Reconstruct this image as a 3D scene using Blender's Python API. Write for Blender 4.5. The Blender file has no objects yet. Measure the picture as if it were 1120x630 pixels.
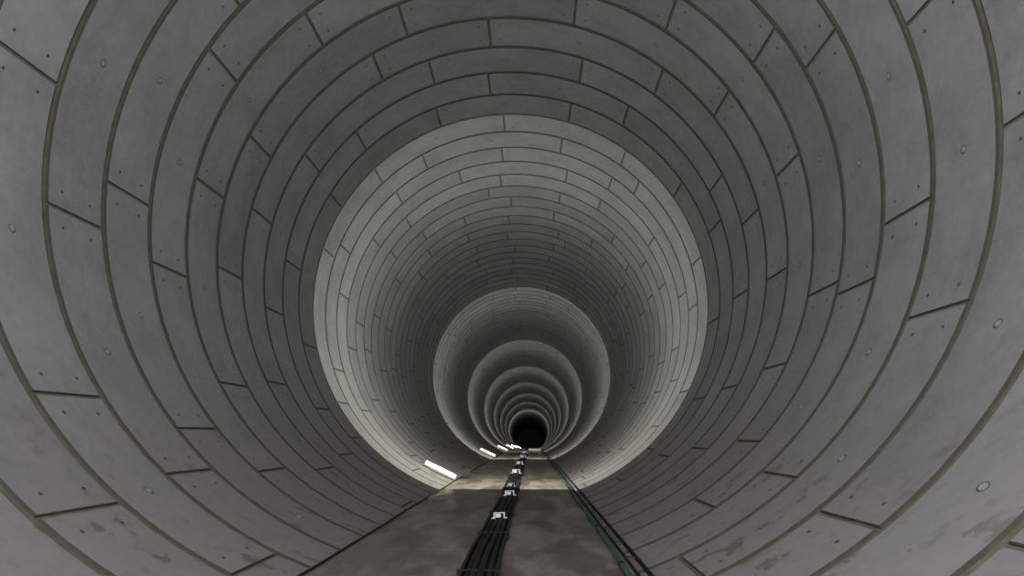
import bpy, math, random
from mathutils import Vector, Matrix
random.seed(7)
R=6.25; C=5.875; W=1.345; Y_PH=21.0
HALF=math.sqrt(R*R-C*C)
SP=27.0
KS=7.6e-5   # the drive dips gently downhill
def sag(y): return -KS*y*abs(y)

# ---------------- materials ----------------
def newmat(name):
    m=bpy.data.materials.new(name); m.use_nodes=True
    nt=m.node_tree; b=nt.nodes['Principled BSDF']
    return m,nt,b
def simple(name,col,rough=0.6,metal=0,em=None,es=0,var=0.15,scale=8):
    m,nt,b=newmat(name)
    tc=nt.nodes.new('ShaderNodeTexCoord'); n=nt.nodes.new('ShaderNodeTexNoise'); n.inputs['Scale'].default_value=scale; n.inputs['Detail'].default_value=5
    nt.links.new(tc.outputs['Object'],n.inputs['Vector'])
    r=nt.nodes.new('ShaderNodeValToRGB')
    r.color_ramp.elements[0].position=.3; r.color_ramp.elements[1].position=.7
    r.color_ramp.elements[0].color=[c*(1-var) for c in col]+[1]
    r.color_ramp.elements[1].color=[min(1,c*(1+var)) for c in col]+[1]
    nt.links.new(n.outputs['Fac'],r.inputs['Fac']); nt.links.new(r.outputs['Color'],b.inputs['Base Color'])
    b.inputs['Roughness'].default_value=rough; b.inputs['Metallic'].default_value=metal
    if em:
        b.inputs['Emission Color'].default_value=list(em)+[1]; b.inputs['Emission Strength'].default_value=es
    return m
def math_node(nt,op,a,b=None,clamp=False):
    n=nt.nodes.new('ShaderNodeMath'); n.operation=op; n.use_clamp=clamp
    for i,v in enumerate((a,b)):
        if v is None: continue
        if isinstance(v,(int,float)): n.inputs[i].default_value=v
        else: nt.links.new(v,n.inputs[i])
    return n.outputs[0]
def mix(nt,fac,a,b,mode='MIX'):
    n=nt.nodes.new('ShaderNodeMix'); n.data_type='RGBA'; n.blend_type=mode
    if isinstance(fac,(int,float)): n.inputs[0].default_value=fac
    else: nt.links.new(fac,n.inputs[0])
    for i,v in ((6,a),(7,b)):
        if isinstance(v,(tuple,list)): n.inputs[i].default_value=v
        else: nt.links.new(v,n.inputs[i])
    return n.outputs[2]
def noise(nt,vec,scale,detail=5,rough=.6):
    n=nt.nodes.new('ShaderNodeTexNoise'); n.inputs['Scale'].default_value=scale; n.inputs['Detail'].default_value=detail; n.inputs['Roughness'].default_value=rough
    nt.links.new(vec,n.inputs['Vector']); return n.outputs['Fac']
def smooth(nt,v,a,b,lo=0,hi=1):
    n=nt.nodes.new('ShaderNodeMapRange'); n.interpolation_type='SMOOTHSTEP'
    nt.links.new(v,n.inputs[0]); n.inputs[1].default_value=a; n.inputs[2].default_value=b; n.inputs[3].default_value=lo; n.inputs[4].default_value=hi
    return n.outputs[0]

def concrete_panel():
    m,nt,b=newmat('segment_concrete')
    tc=nt.nodes.new('ShaderNodeTexCoord'); P=tc.outputs['Object']
    at=nt.nodes.new('ShaderNodeAttribute'); at.attribute_name='tone'
    sep=nt.nodes.new('ShaderNodeSeparateXYZ'); nt.links.new(P,sep.inputs[0])
    n1=noise(nt,P,.9,6,.65); n2=noise(nt,P,7,6,.75); n3=noise(nt,P,60,3,.6)
    t=math_node(nt,'MULTIPLY',at.outputs['Fac'],1.0)
    a=smooth(nt,n1,.3,.7,-.12,.12)
    c=smooth(nt,n2,.3,.7,-.08,.08)
    tone=math_node(nt,'ADD',math_node(nt,'ADD',t,a),c)
    v=nt.nodes.new('ShaderNodeCombineColor')
    for i,k in enumerate((.408,.418,.420)):
        nt.links.new(math_node(nt,'MULTIPLY',tone,k),v.inputs[i])
    col=v.outputs[0]
    low=smooth(nt,sep.outputs[2],.0,3.6,1,0)
    lowd=math_node(nt,'MULTIPLY',low,smooth(nt,n1,.25,.75,.25,.85))
    col=mix(nt,lowd,col,(.34,.305,.29,1))
    ng=noise(nt,P,2.6,7,.7)
    g=math_node(nt,'MULTIPLY',smooth(nt,ng,.52,.7),smooth(nt,sep.outputs[2],.5,3.5,.5,.06))
    col=mix(nt,g,col,(.21,.18,.16,1))
    n4=noise(nt,P,1.9,5,.6)
    mp=smooth(nt,n4,.60,.65)
    mp=math_node(nt,'MULTIPLY',mp,smooth(nt,sep.outputs[2],.4,2.0,1,0))
    col=mix(nt,math_node(nt,'MULTIPLY',mp,.65),col,(.18,.125,.085,1))
    n5=noise(nt,P,4,6,.75)
    col=mix(nt,smooth(nt,n5,.62,.74,0,.35),col,(.56,.56,.55,1))
    nt.links.new(col,b.inputs['Base Color'])
    b.inputs['Roughness'].default_value=.75
    bp=nt.nodes.new('ShaderNodeBump'); bp.inputs['Strength'].default_value=.2; bp.inputs['Distance'].default_value=.02
    nt.links.new(math_node(nt,'ADD',n2,math_node(nt,'MULTIPLY',n3,.4)),bp.inputs['Height']); nt.links.new(bp.outputs[0],b.inputs['Normal'])
    return m
M_panel=concrete_panel()
M_edge=simple('joint_edge_dark',(.09,.088,.066),.8)
M_seal=simple('joint_sealant_olive',(.215,.21,.14),.7,var=.25,scale=5)
M_plug=simple('grout_plug_light',(.48,.49,.52),.6)
M_dark=simple('black_rubber',(.013,.013,.014),.75)
M_black=simple('black_plastic',(.03,.03,.033),.5)
M_green=simple('green_hose_rubber',(.045,.17,.09),.5)
M_steel=simple('galvanised_steel',(.35,.36,.36),.45,.7)
M_dsteel=simple('dirty_steel',(.035,.032,.03),.7,.3,var=.4)
M_white=simple('white_enamel',(.75,.75,.73),.4)
M_tube=simple('lit_diffuser',(.9,.9,.8),.4,em=(1,.92,.55),es=7)
M_zinc_glow=simple('zinc_painted_glow',(.8,.8,.8),.4,em=(.9,.95,1),es=.3)  # bracket metal, no lamp: faint emission paints in its white highlights
M_stain=simple('stencil_ink',(.06,.06,.07),.8)

def floor_mat():
    m,nt,b=newmat('floor_concrete')
    tc=nt.nodes.new('ShaderNodeTexCoord'); P=tc.outputs['Object']
    mp=nt.nodes.new('ShaderNodeMapping'); mp.inputs['Scale'].default_value=(1,.3,1); nt.links.new(P,mp.inputs[0])
    n1=noise(nt,mp.outputs[0],1.6,6,.65); n2=noise(nt,P,12,5,.7)
    col=mix(nt,smooth(nt,n1,.35,.65),(.23,.19,.16,1),(.45,.395,.34,1))
    col=mix(nt,smooth(nt,n2,.4,.75,0,.45),col,(.18,.145,.12,1))
    n3=noise(nt,mp.outputs[0],1.1,4,.55)
    wet=smooth(nt,n3,.48,.58)
    col=mix(nt,math_node(nt,'MULTIPLY',wet,.5),col,(.12,.095,.075,1))
    nt.links.new(col,b.inputs['Base Color'])
    nt.links.new(smooth(nt,wet,0,1,.55,.3),b.inputs['Roughness'])
    bp=nt.nodes.new('ShaderNodeBump'); bp.inputs['Strength'].default_value=.2; bp.inputs['Distance'].default_value=.02
    nt.links.new(n2,bp.inputs['Height']); nt.links.new(bp.outputs[0],b.inputs['Normal'])
    return m
M_floor=floor_mat()

# ---------------- mesh builder ----------------
class MB:
    def __init__(s): s.v=[];s.f=[];s.m=[];s.s=[];s.t=[]
    def face(s,idx,mat=0,sm=False,tone=1): s.f.append(idx); s.m.append(mat); s.s.append(sm); s.t.append(tone)
    def box(s,c,d,mat=0,M=None):
        cx,cy,cz=c; dx,dy,dz=[k/2 for k in d]; o=len(s.v)
        for x in(-1,1):
            for y in(-1,1):
                for z in(-1,1):
                    p=Vector((cx+x*dx,cy+y*dy,cz+z*dz)); s.v.append(tuple(M@p if M else p))
        for q in((0,1,3,2),(4,6,7,5),(0,4,5,1),(2,3,7,6),(0,2,6,4),(1,5,7,3)): s.face([o+i for i in q],mat)
    def longbox(s,x,y0,y1,z,dx,dz,mat=0,step=4.0):
        n=int((y1-y0)/step)+1
        for i in range(n):
            a=y0+(y1-y0)*i/n; b=y0+(y1-y0)*(i+1)/n
            s.box((x,(a+b)/2,z),(dx,b-a,dz),mat)
    def tube(s,pts,r,mat=0,n=10,caps=True,M=None):
        o=len(s.v); k=len(pts)
        for i,p in enumerate(pts):
            p=Vector(p); a=Vector(pts[max(0,i-1)]); b=Vector(pts[min(k-1,i+1)]); d=(b-a).normalized()
            up=Vector((0,0,1)) if abs(d.z)<.9 else Vector((1,0,0))
            u=d.cross(up).normalized(); w=u.cross(d)
            rr=r[i] if isinstance(r,(list,tuple)) else r
            for j in range(n):
                t=2*math.pi*j/n; q=p+u*math.cos(t)*rr+w*math.sin(t)*rr
                s.v.append(tuple(M@q if M else q))
        for i in range(k-1):
            for j in range(n):
                s.face([o+i*n+j,o+i*n+(j+1)%n,o+(i+1)*n+(j+1)%n,o+(i+1)*n+j],mat,True)
        if caps:
            s.face([o+j for j in range(n)][::-1],mat); s.face([o+(k-1)*n+j for j in range(n)],mat)
    def build(s,name,mats,tone=False):
        me=bpy.data.meshes.new(name); me.from_pydata([(x,y,z+sag(y)) for x,y,z in s.v],[],s.f)
        for m in mats: me.materials.append(m)
        me.polygons.foreach_set('material_index',s.m); me.polygons.foreach_set('use_smooth',s.s)
        if tone:
            a=me.attributes.new('tone','FLOAT','FACE'); a.data.foreach_set('value',s.t)
        me.update(); ob=bpy.data.objects.new(name,me); bpy.context.collection.objects.link(ob); return ob

def P(a,y,r=R): return (r*math.sin(a),y,C+r*math.cos(a))

# ---------------- tunnel lining ----------------
Y0=Y_PH-26*W; NR=260; Y1=Y0+NR*W
mb=MB(); plugs=MB()
GAP=.050; GL=.022; RIM=.02
def panel(y0,y1,a0,a1,tone,n=14):
    ya,yb=y0+GAP,y1-GAP; g=GL/R; b0,b1=a0+g,a1-g; ri=RIM*.5/R
    o=len(mb.v)
    angs=[b0+ri+(b1-b0-2*ri)*i/n for i in range(n+1)]
    for a in angs: mb.v.append(P(a,ya+RIM)); mb.v.append(P(a,yb-RIM))
    for i in range(n): mb.face([o+2*i,o+2*i+1,o+2*i+3,o+2*i+2],0,True,tone)
    q=len(mb.v)
    oa=list(angs); oa[0]=b0; oa[-1]=b1
    for i,a in enumerate(angs):
        mb.v.append(P(a,ya+RIM)); mb.v.append(P(a,yb-RIM))
        mb.v.append(P(oa[i],ya,R+.010)); mb.v.append(P(oa[i],yb,R+.010))
        mb.v.append(P(oa[i],ya,R+.05)); mb.v.append(P(oa[i],yb,R+.05))
    for i in range(n):
        s=q+6*i; t=s+6
        mb.face([s,t,t+2,s+2],1); mb.face([s+1,s+3,t+3,t+1],1)
        mb.face([s+2,t+2,t+4,s+4],1); mb.face([s+3,s+5,t+5,t+3],1)
    for s in(q,q+6*n):
        mb.face([s,s+1,s+3,s+2],1); mb.face([s+2,s+3,s+5,s+4],1)

def disc(a,y,rad,r_in,mat,pl=plugs,n=14):
    o=len(pl.v); ca=Vector((math.cos(a),0,-math.sin(a))); nr=Vector((math.sin(a),0,math.cos(a)))
    c=Vector(P(a,y,r_in))
    for j in range(n):
        t=2*math.pi*j/n; pl.v.append(tuple(c+ca*rad*math.cos(t)+Vector((0,rad*math.sin(t),0))))
    for j in range(n):
        t=2*math.pi*j/n; pl.v.append(tuple(c+nr*.03+ca*rad*math.cos(t)+Vector((0,rad*math.sin(t),0))))
    pl.face([o+j for j in range(n)],mat)
    for j in range(n): pl.face([o+j,o+(j+1)%n,o+n+(j+1)%n,o+n+j],mat)
D=math.radians
for k in range(NR):
    y0=Y0+k*W; y1=y0+W
    off=D(-5) if k%2==0 else D(17)
    off+=D((k%3)*1.6)
    spans=[40]*9
    ks=(k*2)%9
    spans[ks]=29; spans[(ks+1)%9]=44; spans[(ks-1)%9]=47
    a=off
    rt=random.uniform(-.03,.03)
    for sgl in spans:
        a1=a+D(sgl)
        zs=[P(a+(a1-a)*i/6,0)[2] for i in range(7)]
        if max(zs)>-.05:
            panel(y0,y1,a,a1,1+rt+random.uniform(-.09,.09), 14 if y0<70 else 8)
            if y0<75:
                am=(a+a1)/2; ym=(y0+y1)/2
                if P(am,0)[2]>.15:
                    disc(am,ym,.060,R-.003,1); disc(am,ym-.006,.044,R-.007,0)
                for aa,s in((a,1),(a1,-1)):
                    for yy in(ym-.32,ym+.32):
                        a_b=aa+s*.045
                        if P(a_b,0)[2]>.12: disc(a_b,yy,.026,R-.003,1,n=8)
        a=a1
n=180; o=len(mb.v); ny=90
for i in range(ny+1):
    y=Y0+(Y1-Y0)*i/ny
    for j in range(n): mb.v.append(P(2*math.pi*j/n,y,R+.028))
for i in range(ny):
    p=o+i*n
    for j in range(n): mb.face([p+j,p+n+j,p+n+(j+1)%n,p+(j+1)%n],2,True)
wall=mb.build('wall_tunnel_lining',[M_panel,M_edge,M_seal],True)
for (a,y) in ((D(80),7.15),(D(-118),17.3),(D(60),14.2)):
    for i in range(9):
        aa=a+i*.007
        o=len(plugs.v)
        for da,dy in((0,0),(.0045,0),(.0045,.025+.02*(i%2)),(0,.025+.02*(i%2))): plugs.v.append(P(aa+da,y+dy,R-.004))
        plugs.face([o,o+1,o+2,o+3],2)
pl=plugs.build('grout_plugs',[M_plug,M_edge,M_stain])

eb=MB(); n=96
for y in(Y1-.05,Y1+.4):
    for j in range(n): eb.v.append(P(2*math.pi*j/n,y,R+.02))
eb.face(list(range(n))); eb.face([n+j for j in range(n)][::-1])
for j in range(n): eb.face([j,n+j,n+(j+1)%n,(j+1)%n])
eb.build('wall_end',[simple('bulkhead_concrete',(.3,.3,.3),.9)])

# ---------------- floor ----------------
fl=MB(); SL=2*W
y=Y0
while y<Y1-.1:
    ye=min(y+SL,Y1)
    for xa,xb in((-HALF+.07,-.02),(0.0,HALF-.24)):
        fl.box(((xa+xb)/2,(y+ye)/2,-.06),(xb-xa,ye-y-.012,.12),0)
    y=ye
fl.longbox(0,Y0,Y1,-.14,2*HALF,.16,1)
fl.build('floor',[M_floor,M_edge])

# ---------------- cable tray on the floor ----------------
def path(x0,y0,y1,step,amp,f,z,ph=0):
    pts=[]; y=y0
    while y<=y1:
        x=x0+amp*math.sin(y*f+ph)+amp*.5*math.sin(y*f*2.3+ph*2)
        pts.append((x,y,z)); y+=step
    return pts
cb=MB()
cx=.09
YE=260
def txo(y): return .025*math.sin(y*.45)+.012*math.sin(y*1.1+1)
y=Y0+1; SEG=1.5; i=0
while y<YE:
    x=cx+txo(y); x2=cx+txo(y+SEG); ang=math.atan2(-(x2-x),SEG)
    M=Matrix.Translation(((x+x2)/2,y+SEG/2,0))@Matrix.Rotation(ang,4,'Z')
    L=SEG-.01
    cb.box((0,0,.012),(.38,L,.016),1,M)
    cb.box((-.19,0,.05),(.012,L,.09),1,M); cb.box((.19,0,.05),(.012,L,.09),1,M)
    cb.box((-.205,0,.092),(.03,L,.008),1,M); cb.box((.205,0,.092),(.03,L,.008),1,M)
    if i%2==0:
        cb.box((0,-SEG/2+.15,.100),(.44,.04,.012),1,M)
        cb.box((-.235,-SEG/2+.15,.055),(.03,.06,.10),1,M); cb.box((.235,-SEG/2+.15,.055),(.03,.06,.10),1,M)
    y+=SEG; i+=1
for i,(dx,r) in enumerate(((-.135,.032),(-.06,.04),(.03,.045),(.12,.036))):
    pts=[(cx+txo(yy)+dx+.010*math.sin(yy*.9+i*2),yy,.022+r) for yy in [Y0+1+.5*j for j in range(int((YE-Y0-1)/.5))]]
    cb.tube(pts,r,0,8)
cb.build('cable_tray',[M_dark,M_dsteel])

lc=MB(); lc.tube(path(-HALF+.15,Y0+1,YE,.6,.012,.7,.026,0),.016,0,8)
lc.build('power_cable',[M_dark])
dc=MB(); xr=HALF-.12
dc.longbox(xr-.11,Y0,YE,.015,.015,.07); dc.longbox(xr+.03,Y0,YE,.03,.012,.07)
y=Y0+1
while y<90:
    dc.box((xr-.035,y,.03),(.14,.04,.012),0); y+=1.32
dc.build('drain_channel',[M_black])
gh=MB(); gh.tube(path(HALF-.34,Y0+1,YE,.5,.015,.5,.05,1),.036,0,10)
y=Y0+3
while y<90:
    x=HALF-.34+.015*math.sin(y*.5+1)+.0075*math.sin(y*1.15+2)
    gh.tube([(x,y-.05,.05),(x,y+.05,.05)],.046,1,10); y+=3.3
gh.build('green_hose',[M_green,M_dark])

# ---------------- fluorescent lamps ----------------
def lamp(y):
    a=math.pi+D(25)
    c=Vector(P(a,y,R-.03)); inn=Vector((-math.sin(a),0,-math.cos(a))); tan=Vector((math.cos(a),0,-math.sin(a)))
    M=Matrix(((tan.x,0,inn.x,c.x),(tan.y,1,inn.y,c.y),(tan.z,0,inn.z,c.z),(0,0,0,1)))
    m=MB()
    m.box((0,0,.085),(1.22,.20,.05),0,M)
    for s in(-1,1):
        m.box((s*.42,0,.035),(.05,.12,.07),1,M)
        m.box((s*.60,0,.15),(.035,.17,.10),0,M)
    m.tube([(-.585,-.04,.165),(.585,-.04,.165)],.045,2,12,True,M)
    m.tube([(-.585,.05,.165),(.585,.05,.165)],.045,2,12,True,M)
    m.tube([(.61,0,.1),(.72,0,.09),(.80,0,.07)],.012,3,6,True,M)
    return m.build('fluorescent_lamp',[M_white,M_steel,M_tube,M_black])
for k in range(9): lamp(25+SP*k)

# cable brackets standing on the tray: folded steel saddle, white glow painted on, with a black gland box
def bracket(x,y,s=1.0,ang=0):
    m=MB(); M=Matrix.Translation((x,y,.112))@Matrix.Rotation(ang,4,'Z')@Matrix.Scale(s,4)
    m.box((0,.05,.045),(.20,.14,.09),0,M)
    for sx in(-1,1):
        m.box((sx*.115,0,.06),(.012,.10,.12),1,M); m.box((sx*.15,0,.006),(.07,.10,.012),1,M)
    m.box((0,-.02,.122),(.242,.07,.012),1,M)
    m.box((-.03,-.03,.06),(.11,.02,.08),1,M)
    m.tube([(.06,.05,.09),(.06,.05,.14),(.10,.06,.19),(.16,.10,.20)],.016,0,8,True,M)
    m.tube([(-.05,.06,.09),(-.05,.06,.16)],[.03,.022],0,10,True,M)
    return m.build('cable_bracket',[M_black,M_zinc_glow])
for i,(y,s) in enumerate(((12.9,.8),(17.6,.9),(20.5,.8),(27.5,1.2),(36,1.2),(47,1.5),(62,1.5))):
    bracket(cx+txo(y),y,s,.4*math.sin(i+1))

def tbox(x,y):
    m=MB()
    m.box((x,y,.21),(.3,.25,.26),0)
    m.box((x,y-.13,.22),(.2,.02,.14),1)
    for sx in(-1,1):
        for sy in(-1,1): m.box((x+sx*.12,y+sy*.1,.04),(.03,.03,.08),0)
    m.tube([(x-.1,y,.34),(x-.1,y,.42),(x+.1,y,.42),(x+.1,y,.34)],.012,1,6)
    return m.build('transformer_box',[M_black,M_black])
tbox(-1.75,26.0)
def board(x,y):
    m=MB()
    m.box((x,y,.5),(1.0,.04,.16),0)
    for sx in(-1,1):
        m.tube([(x+sx*.4,y-.2,.0),(x+sx*.4,y,.55)],.018,1,6); m.tube([(x+sx*.4,y+.2,.0),(x+sx*.4,y,.55)],.018,1,6)
    return m.build('barrier_board',[M_white,M_steel])
board(.95,56)

# ---------------- lights ----------------
def spot(y,power,col,z=3.4,x=-.3,blend=0.0,r=.03):
    l=bpy.data.lights.new('unseen_spot','SPOT'); l.energy=power; l.color=col; l.spot_size=D(180); l.spot_blend=blend; l.shadow_soft_size=r
    o=bpy.data.objects.new('unseen_spot',l); o.location=(x,y,z+sag(y)); o.rotation_euler=(D(90),0,0)
    bpy.context.collection.objects.link(o); return o
spot(-4.5,3200,(.985,.97,1.0),z=4.2,x=0)
GC=(1.0,1.0,.88)
for k in range(7):
    spot(Y_PH+SP*k,520*(.96**k),GC,z=3.0)  # added spot without a fixture, cuts the sharp start of each bright band
spot(Y_PH,850,GC,blend=1.0,z=3.45)  # added soft fill, slows the fade inside the first band
for k in range(1,4): spot(Y_PH+SP*k,260,GC,blend=1.0,z=3.45)  # same added fill, weaker, for the next bands
spot(212,1800,GC,blend=1.0,z=4)  # added fill with no fixture, lifts the far end out of black
w=bpy.data.worlds.new('World'); bpy.context.scene.world=w; w.use_nodes=True
w.node_tree.nodes['Background'].inputs[0].default_value=(0,0,0,1)

# ---------------- camera ----------------
cam=bpy.data.cameras.new('camera'); co=bpy.data.objects.new('camera',cam); bpy.context.collection.objects.link(co)
cam.sensor_width=36; cam.lens=740/1120*36; cam.clip_end=600
co.location=(.675,0,1.625); co.rotation_euler=(D(90+12.05),0,D(1.58))
sc=bpy.context.scene; sc.camera=co
sc.view_settings.view_transform='Standard'
